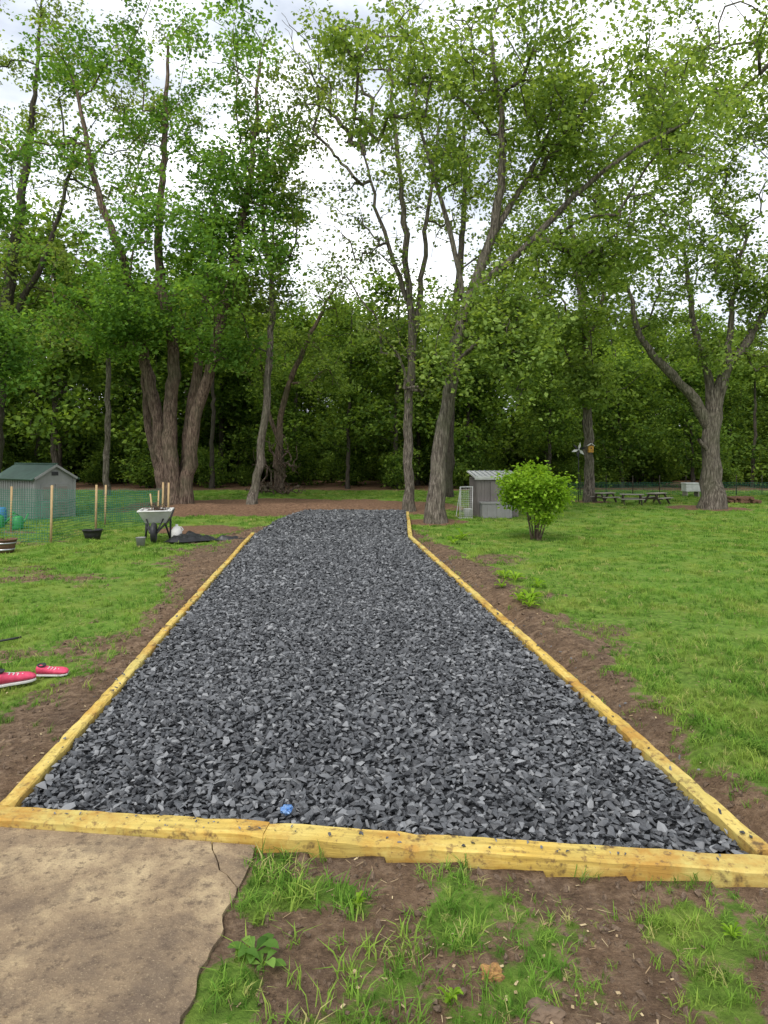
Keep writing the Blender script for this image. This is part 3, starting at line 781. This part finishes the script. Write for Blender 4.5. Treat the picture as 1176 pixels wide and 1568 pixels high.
def net(parent,name,p0,p1,z0,z1,cell,w,mat):
    p0=np.array(p0,float);p1=np.array(p1,float);L=np.linalg.norm(p1-p0);d=(p1-p0)/L
    V=[];F=[]
    def strip(a,b,wd):
        n=len(V); V.extend([tuple(a-wd),tuple(a+wd),tuple(b+wd),tuple(b-wd)]); F.append((n,n+1,n+2,n+3))
    D3=np.array([d[0],d[1],0]); 
    sag=lambda t: .02*math.sin(t*7)
    for k in range(int(L/cell)+1):
        q=p0+d*k*cell; strip(np.array([q[0],q[1],z0]),np.array([q[0],q[1],z1+sag(k*cell)]),D3*w/2)
    nseg=max(1,int(L/.3))
    for k in range(int((z1-z0)/cell)+1):
        for s in range(nseg):
            a=p0+d*L*s/nseg; b=p0+d*L*(s+1)/nseg; z=z0+k*cell
            off=np.array([-d[1],d[0],0])*.003
            strip(np.array([a[0],a[1],z+sag(L*s/nseg)*k*cell])+off,np.array([b[0],b[1],z+sag(L*(s+1)/nseg)*k*cell])+off,np.array([0,0,w/2]))
    return part(parent,name,V,F,mat)
e=empty('folding_goal_frame',(2.2,19.0,0),math.radians(10))
for s in (-.18,.16): tube(e,'post',[(s,0,0),(s+.05,.12,.85)],.012,M['white'])
tube(e,'crossbar',[(-.14,.12,.85),(.22,.12,.85)],.012,M['white']); tube(e,'base_bar',[(-.19,0,.02),(.17,0,.02)],.012,M['white'])
tube(e,'brace',[(-.18,0,.02),(-.14,.5,.03),(-.13,.12,.85)],.01,M['white'])
net(e,'net',(-.17,.06),(.19,.06),.03,.85,.05,.005,M['netw'])

# ------------------------------------------------------------------ garden fence (stakes + green netting)
e=empty('garden_net_fence')
st=[(-6.42,13.7,1.12),(-6.33,15.6,1.05),(-6.75,17.2,.98),(-5.55,17.8,1.02),(-5.35,17.6,1.02),(-8.35,15.9,1.0),(-10.3,16.2,1.0),(-7.4,15.8,1.02)]
for k,(x,y,h) in enumerate(st):
    tube(e,'stake_%d'%(k+1),[(x,y,-.1),(x+.02,y+.01,h)],.026,M['stake'],4)
P_=[(-10.3,14.0),(-8.35,13.9),(-6.42,13.7),(-6.33,15.6),(-5.55,17.8)]
for a,b in zip(P_[:-1],P_[1:]): net(e,'netting',a,b,.03,.80,.055,.0075,M['netg'])
net(e,'netting_back',(-10.3,18.4),(-5.55,17.8),.03,.85,.055,.010,M['netg'])

def pot(name,loc,r,h,mat,band=None):
    e=empty(name,loc)
    lathe(e,'pot_wall',[(r*.72,0),(r*.9,h*.6),(r,h*.93),(r*1.06,h*.93),(r*1.06,h),(r*.93,h),(r*.9,h*.85)],mat,24)
    lathe(e,'pot_soil',[(.01,h*.86),(r*.9,h*.86)],M['soil'],24)
    if band:
        lathe(e,'hoop_top',[(r*.97,h*.68),(r*1.0,h*.78)],band,24); lathe(e,'hoop_low',[(r*.83,h*.2),(r*.87,h*.32)],band,24)
    return e
pot('planter_pot',(-5.88,14.35,0),.19,.20,M['black'])
pot('half_barrel_planter',(-6.62,12.4,0),.20,.24,M['barrel'],M['metal'])
def weed(name,loc,n,l,w,mat,seed,up=.5):
    r=random.Random(seed); V=[];F=[]; T=[]
    for k in range(n):
        a=2*math.pi*k/n*1.0+r.uniform(-.4,.4); ll=l*r.uniform(.45,1.15); u=up*r.uniform(.3,1.4)
        dx,dy=math.cos(a),math.sin(a); sx,sy=-dy,dx; n0=len(V)
        prof=[(0,.12),(.25,.30),(.5,.95),(.72,1.0),(.88,.65),(1,.08)]
        for q,(t,wd) in enumerate(prof):
            z=ll*(u*t-.7*u*t*t)+.01+r.uniform(-.03,.03)*ll; ww=w*wd/2*ll/l*r.uniform(.85,1.15)
            x,y=dx*ll*t,dy*ll*t
            V+=[(x-sx*ww,y-sy*ww,z+ww*.35),(x,y,z),(x+sx*ww,y+sy*ww,z+ww*.35)]
        for s in range(5):
            q=n0+s*3
            F+=[(q,q+1,q+4,q+3),(q+1,q+2,q+5,q+4)]
        T+=[min(1,max(0,r.gauss(.5,.25)))]*18
    me=mesh_np(name,V,F,[mat],smooth=True,attrs={'tint':('FLOAT',np.array(T,np.float32))})
    ob=link(bpy.data.objects.new(name,me)); ob.location=loc; return ob
weed('potted_seedling',(-6.62,12.4,.2),9,.14,.04,M['leaf_maple'],3,1.6)
weed('potted_seedling',(-5.88,14.35,.17),7,.10,.03,M['leaf_maple'],4,1.6)
def W(x,y,*a,**k): 
    z=float(height(np.array([x]),np.array([y]))[0]); return weed('broadleaf_weed',(x,y,z),*a,**k)
W(-.43,2.36,10,.085,.038,M['leaf_maple'],1,1.1); W(-.39,2.30,7,.07,.032,M['leaf_maple'],8,1.2)
for (x,y,l,s) in ((1.60,7.8,.15,5),(1.52,8.0,.12,15),(1.75,9.5,.14,6),(1.65,9.7,.13,16),(1.55,14.2,.2,7),(1.3,13.4,.16,17),(1.95,9.0,.12,18),(-.1,2.6,.04,19),(.2,2.15,.04,20),(1.2,2.45,.04,22),(1.45,8.8,.1,23),
     (1.66,7.95,.12,31),(1.56,7.65,.12,32)):
    W(x,y,18,l,l*.3,M['leaf_bush'],s,2.0)

e=empty('green_watering_can',(-9.0,16.6,0),.4)
lathe(e,'can',[(.12,0),(.13,.02),(.115,.26),(.07,.30),(.06,.30)],M['green']); tube(e,'spout',[(.1,0,.08),(.22,0,.2),(.3,0,.33)],[.03,.022,.018],M['green'])
tube(e,'handle',[(-.1,0,.08),(-.2,0,.16),(-.19,0,.3),(-.06,0,.36),(.05,0,.3)],.013,M['green']); lathe(e,'rose',[(.02,0),(.045,.04)],M['green'],loc=(.3,0,.33),rot=(0,.7,0))
e=empty('green_watering_can',(-8.45,16.4,0),1.2)
lathe(e,'can',[(.12,0),(.13,.02),(.115,.26),(.07,.30),(.06,.30)],M['green']); tube(e,'spout',[(.1,0,.08),(.22,0,.2),(.3,0,.33)],[.03,.022,.018],M['green'])
tube(e,'handle',[(-.1,0,.08),(-.2,0,.16),(-.19,0,.3),(-.06,0,.36),(.05,0,.3)],.013,M['green'])
e=empty('blue_rain_barrel',(-9.3,17.2,0)); lathe(e,'drum',[(.12,0),(.15,.05),(.16,.24),(.15,.40),(.12,.44),(.05,.45)],M['bluep']); lathe(e,'rim',[(.152,.18),(.164,.2),(.164,.22),(.156,.24)],M['bluep'])

# ------------------------------------------------------------------ wheelbarrow
e=empty('wheelbarrow',(-4.56,14.25,0),math.radians(12))
def frustum(b,t,z0,z1,y0b,y1b,y0t,y1t): 
    return [(-b,y0b,z0),(b,y0b,z0),(b,y1b,z0),(-b,y1b,z0),(-t,y0t,z1),(t,y0t,z1),(t,y1t,z1),(-t,y1t,z1)]
Vo=frustum(.19,.31,.36,.60,-.22,.22,-.42,.36); Vi=frustum(.175,.29,.375,.602,-.2,.2,-.40,.34)
F=[(0,1,2,3),(0,1,5,4),(1,2,6,5),(2,3,7,6),(3,0,4,7),(8,9,10,11),(8,9,13,12),(9,10,14,13),(10,11,15,14),(11,8,12,15),
   (4,5,13,12),(5,6,14,13),(6,7,15,14),(7,4,12,15)]
part(e,'tray',Vo+Vi,F,M['white'])
tube(e,'tray_rim',[(-.31,-.42,.605),(.31,-.42,.605),(.31,.36,.605),(-.31,.36,.605),(-.31,-.42,.605)],.016,M['white'])
for s in (-1,1):
    tube(e,'handle',[(s*.06,-.55,.2),(s*.15,-.2,.30),(s*.24,.4,.40),(s*.27,.85,.56)],.02,M['black'])
    tube(e,'leg',[(s*.17,.05,.31),(s*.24,.22,.02),(s*.24,.34,.02),(s*.24,.4,.38)],.02,M['black'])
    tube(e,'front_brace',[(s*.05,-.5,.2),(s*.16,-.28,.45)],.016,M['black'])
V=[];F=[]
for i_ in range(24):
    a=2*math.pi*i_/24
    for j_ in range(10):
        b=2*math.pi*j_/10; r_=.145+.055*math.cos(b); V.append((.055*math.sin(b),-.5+r_*math.cos(a),.2+r_*math.sin(a)))
for i_ in range(24):
    for j_ in range(10): F.append((i_*10+j_,((i_+1)%24)*10+j_,((i_+1)%24)*10+(j_+1)%10,i_*10+(j_+1)%10))
part(e,'tyre',V,F,M['black'],smooth=True)
lathe(e,'wheel_hub',[(.11,-.02),(.11,.02)],M['metal'],loc=(0,-.5,.2),rot=(0,math.pi/2,0))
tube(e,'axle',[(-.08,-.5,.2),(.08,-.5,.2)],.012,M['metal'])
bt=build_tree('yard_waste',[[(0,0,.40,.02),(0,.05,.62,.015)]],[(0,0,.62,.28,.3,.16,170)],Mx['barkr'],Mx['leaf_olive'],cl=0,twig=.004,zmin=.3,gap=-1,flare=False,seed=60,wander=.005,step=.1)
bt.parent=e
for k,(x,y,h) in enumerate(((-.14,.1,.92),(.02,.15,.98))): tube(e,'loaded_stake_%d'%k,[(x*.5,y,.4),(x,y+.1,h)],.016,M['stake'],4)
e=empty('white_jug',(-4.14,14.2,0),.5); lathe(e,'body',[(.09,0),(.105,.02),(.105,.20),(.06,.27),(.028,.29),(.028,.32)],M['white']); tube(e,'handle',[(.09,0,.16),(.13,0,.21),(.09,0,.26),(.03,0,.27)],.01,M['white'])
e=empty('grey_pail',(-4.55,13.3,0)); lathe(e,'pail',[(.07,0),(.09,.16),(.095,.165),(.085,.165),(.06,.02)],M['grey'])

# tarp
nx3,ny3=60,20; V=[];F=[]
for a in range(nx3):
    for b in range(ny3):
        u,v_=a/(nx3-1),b/(ny3-1); x=-4.25+u*1.45; y=13.95+.2*u+(v_-.5)*(.6*(1-.45*u)+.15*math.sin(u*7))
        n_=noise.noise(Vector((x*4,y*4,1)))+.5*noise.noise(Vector((x*11,y*11,3)))
        ed=min(1,min(u,1-u)*9)*min(1,min(v_,1-v_)*5)
        V.append((x,y+.05*noise.noise(Vector((x*3,0,5))),.03+ed*(.05+.09*max(-.45,n_)+.05*math.exp(-((u-.2)/.18)**2))))
for a in range(nx3-1):
    for b in range(ny3-1): F.append((a*ny3+b,(a+1)*ny3+b,(a+1)*ny3+b+1,a*ny3+b+1))
part(None,'black_tarp',V,F,M['tarp'],smooth=True)

# ------------------------------------------------------------------ pink shoes
def shoe(name,loc,rz,tilt=0,sc=1):
    e=empty(name,loc,rz); e.rotation_euler=(tilt,0,rz); e.scale=(sc,)*3
    secs=[(0,.030,.070,.0),(.03,.036,.080,0),(.07,.036,.070,0),(.11,.037,.055,0),(.15,.043,.045,.004),(.20,.048,.038,.006),(.24,.042,.030,.006),(.265,.025,.020,.003)]
    k=14;V=[];F=[]
    for (x,w,h,yo) in secs:
        for i in range(k):
            a=2*math.pi*i/k; cy,cz=math.cos(a),math.sin(a)
            V.append((x,yo+w*math.copysign(abs(cy)**.8,cy),.012+h*.5+h*.5*math.copysign(abs(cz)**.75,cz)))
    for s in range(len(secs)-1):
        for i in range(k): F.append((s*k+i,s*k+(i+1)%k,(s+1)*k+(i+1)%k,(s+1)*k+i))
    F.append(tuple(range(k)));F.append(tuple(range((len(secs)-1)*k,len(secs)*k)))
    part(e,'upper',V,F,M['pink'],smooth=True)
    pts=[]
    for (x,w,h,yo) in secs: pts.append((x,yo+w*1.1))
    for (x,w,h,yo) in reversed(secs): pts.append((x,yo-w*1.1))
    V=[(x,y,0) for x,y in pts]+[(x,y,.014) for x,y in pts]; n=len(pts)
    F=[tuple(range(n)),tuple(range(n,2*n))]+[(i,(i+1)%n,n+(i+1)%n,n+i) for i in range(n)]
    part(e,'sole',V,F,M['white'],bev=.002)
    lathe(e,'collar',[(.026,.0),(.031,.012),(.024,.016),(.018,.0)],M['black'],loc=(.045,0,.086),sc=(1.3,1,1))
    for q in range(4): tube(e,'lace_%d'%q,[(.10+q*.025,-.02,.066-q*.007),(.115+q*.025,0,.071-q*.007),(.10+q*.025,.02,.066-q*.007)],.004,M['white'],5)
    return e
shoe('pink_sneaker',(-2.84,5.12,.03),math.radians(40),.15,1.15)
shoe('pink_sneaker',(-2.64,5.42,.03),math.radians(5),.3,.85)
e=empty('garden_tool_handle'); tube(e,'shaft',[(-3.6,6.25,.04),(-3.42,6.36,.04),(-3.30,6.47,.045)],.010,M['black'])

# crumpled blue wrapper in the gravel
bm=bmesh.new(); bmesh.ops.create_icosphere(bm,subdivisions=3,radius=.029)
for v_ in bm.verts:
    n_=noise.noise(v_.co*60); v_.co*= (1+.5*n_); v_.co.z*=.6
me=bpy.data.meshes.new('crumpled_blue_wrapper'); bm.to_mesh(me); bm.free(); me.materials.append(M['blue'])
o=link(bpy.data.objects.new('crumpled_blue_wrapper',me)); o.location=(-.44,3.23,.092)

def lump(name,loc,sz,mat,seed):
    bm=bmesh.new(); bmesh.ops.create_icosphere(bm,subdivisions=4,radius=1)
    for v_ in bm.verts:
        p=v_.co.copy(); n_=noise.noise(p*1.3+Vector((seed,0,0)))+.5*noise.noise(p*3+Vector((seed,3,0)))+.25*noise.noise(p*8)
        v_.co=Vector((p.x*sz[0],p.y*sz[1],p.z*sz[2]))*(1+.45*n_)
    me=bpy.data.meshes.new(name); bm.to_mesh(me); bm.free(); me.materials.append(mat)
    o=link(bpy.data.objects.new(name,me)); o.location=loc; return o
lump('broken_wood_chunk',(.345,2.27,.045),(.036,.026,.026),M['chunk'],3)
lump('half_buried_rock',(.47,2.12,.03),(.06,.04,.035),M['clod'],9)

# ------------------------------------------------------------------ far right things
def picnic(loc,rz,sc):
    e=empty('picnic_table',loc,rz); e.scale=(sc,)*3
    for k in range(5): box(e,'top_plank_%d'%k,(0,-.28+k*.14,.74),(1.6,.125,.06),M['oldwood'])
    for s in (-1,1):
        for k in (0,1): box(e,'seat_plank',(0,s*(.60+k*.14),.43),(1.6,.125,.06),M['oldwood'])
        box(e,'seat_beam',(s*.55,0,.37),(.07,1.5,.09),M['darkwood']); box(e,'top_beam',(s*.55,0,.67),(.07,.66,.08),M['darkwood'])
        for t in (-1,1): box(e,'leg',(s*.6,t*.42,.36),(.08,.12,.80),M['darkwood'],rot=(t*.52,0,0))
picnic((7.95,25.6,0),.5,.46); picnic((8.50,24.4,0),-.2,.48); picnic((9.55,24.9,0),.7,.50)
e=empty('back_net_fence')
for k in range(13): tube(e,'post_%d'%k,[(7.2+k*1.1,30+.1*math.sin(k),0),(7.2+k*1.1,30+.1*math.sin(k),.85)],.02,M['barkd'],5)
net(e,'netting',(7.2,30),(20.4,30),.05,.55,.07,.009,M['netg'])
e=empty('white_chest_cooler',(12.6,29.2,0),.1); box(e,'body',(0,0,.36),(.62,.4,.30),M['white'],bev=.02); box(e,'lid',(0,0,.54),(.66,.44,.06),M['white'],bev=.02)
for s in (-1,1): box(e,'stand_leg',(s*.25,0,.09),(.05,.34,.24),M['oldwood'])
e=empty('firewood_pile',(12.7,25.2,0),.1)
for r_ in range(2):
    for k in range(7-r_*2):
        x=-.5+.155*k+.1*r_+rs.uniform(-.03,.03); tube(e,'log_%d_%d'%(r_,k),[(x,-.25+rs.uniform(-.1,.1),.07+r_*.115),(x+rs.uniform(-.08,.08),.25,.07+r_*.115)],rs.uniform(.05,.076),M['log'],7)
e=empty('bird_house',(7.47,25.7,1.78),0)
box(e,'box_body',(0,0,.14),(.17,.15,.24),M['yellow']); box(e,'roof_left',(-.06,-.01,.30),(.15,.2,.018),M['white'],rot=(0,-.6,0)); box(e,'roof_right',(.06,-.01,.30),(.15,.2,.018),M['white'],rot=(0,.6,0))
lathe(e,'entrance_hole',[(.025,0),(.025,.004)],M['black'],loc=(0,-.078,.17),rot=(math.pi/2,0,0)); tube(e,'perch',[(0,-.075,.09),(0,-.13,.09)],.006,M['oldwood'])
e=empty('wind_spinner',(6.95,25.4,0)); tube(e,'pole',[(0,0,0),(0,0,1.9)],.014,M['black'])
for k in range(6):
    a=k*math.pi/3+.3; c_,s_=math.cos(a),math.sin(a)
    part(e,'blade_%d'%k,[(0,-.03,1.9),(c_*.12-s_*.05,-.05,1.9+s_*.12+c_*.05),(c_*.27,-.03,1.9+s_*.27),(c_*.14+s_*.05,-.01,1.9+s_*.14-c_*.05)],[(0,1,2,3)],M['white'] if k%2 else M['black'])
lathe(e,'hub',[(.03,0),(.03,.03)],M['metal'],loc=(0,-.03,1.9),rot=(math.pi/2,0,0))

# ------------------------------------------------------------------ sky + sun
w=bpy.data.worlds.new('World'); scene.world=w; w.use_nodes=True; nt=w.node_tree; nt.nodes.clear()
out=nt.nodes.new('ShaderNodeOutputWorld'); bg=nt.nodes.new('ShaderNodeBackground'); bg.inputs['Strength'].default_value=.15
sky=nt.nodes.new('ShaderNodeTexSky'); sky.sky_type='NISHITA'; sky.sun_disc=False
EL=math.radians(50); AZ=math.radians(200)   # sun direction azimuth (clockwise from +Y)
sky.sun_elevation=EL; sky.sun_rotation=AZ; sky.air_density=1; sky.dust_density=2
tc=nt.nodes.new('ShaderNodeTexCoord'); mp=nt.nodes.new('ShaderNodeMapping'); mp.inputs['Scale'].default_value=(1,1,2.2)
nt.links.new(tc.outputs['Generated'],mp.inputs['Vector'])
n=noise_n(nt,mp.outputs[0],3.2,6,.55)
cloud=ramp(nt,n,[(.34,(.40,.43,.48)),(.5,(.60,.625,.66)),(.64,(1,1,1))])
cl2=mixc(nt,1.0,cloud,(14.0,14.1,14.3),'MULTIPLY')
fac=maprange(nt,n,.30,.5,.80,.98)
col=mixc(nt,fac,sky.outputs[0],cl2)
nt.links.new(col,bg.inputs['Color']); nt.links.new(bg.outputs[0],out.inputs['Surface'])
sl=bpy.data.lights.new('sun','SUN'); sl.energy=3.0; sl.angle=math.radians(20); sl.color=(1,.96,.9)
so=link(bpy.data.objects.new('sun',sl))
dirv=Vector((math.sin(AZ)*math.cos(EL),math.cos(AZ)*math.cos(EL),math.sin(EL)))
so.rotation_euler=dirv.to_track_quat('Z','Y').to_euler(); so.location=dirv*50

# ------------------------------------------------------------------ camera
cd=bpy.data.cameras.new('camera'); co=link(bpy.data.objects.new('camera',cd)); scene.camera=co
co.location=(0,0,1.7); co.rotation_euler=(math.radians(90),0,0)
cd.sensor_fit='VERTICAL'; cd.sensor_height=36; cd.sensor_width=27; cd.lens=25; cd.shift_y=-87/1568
cd.clip_start=.05; cd.clip_end=1500
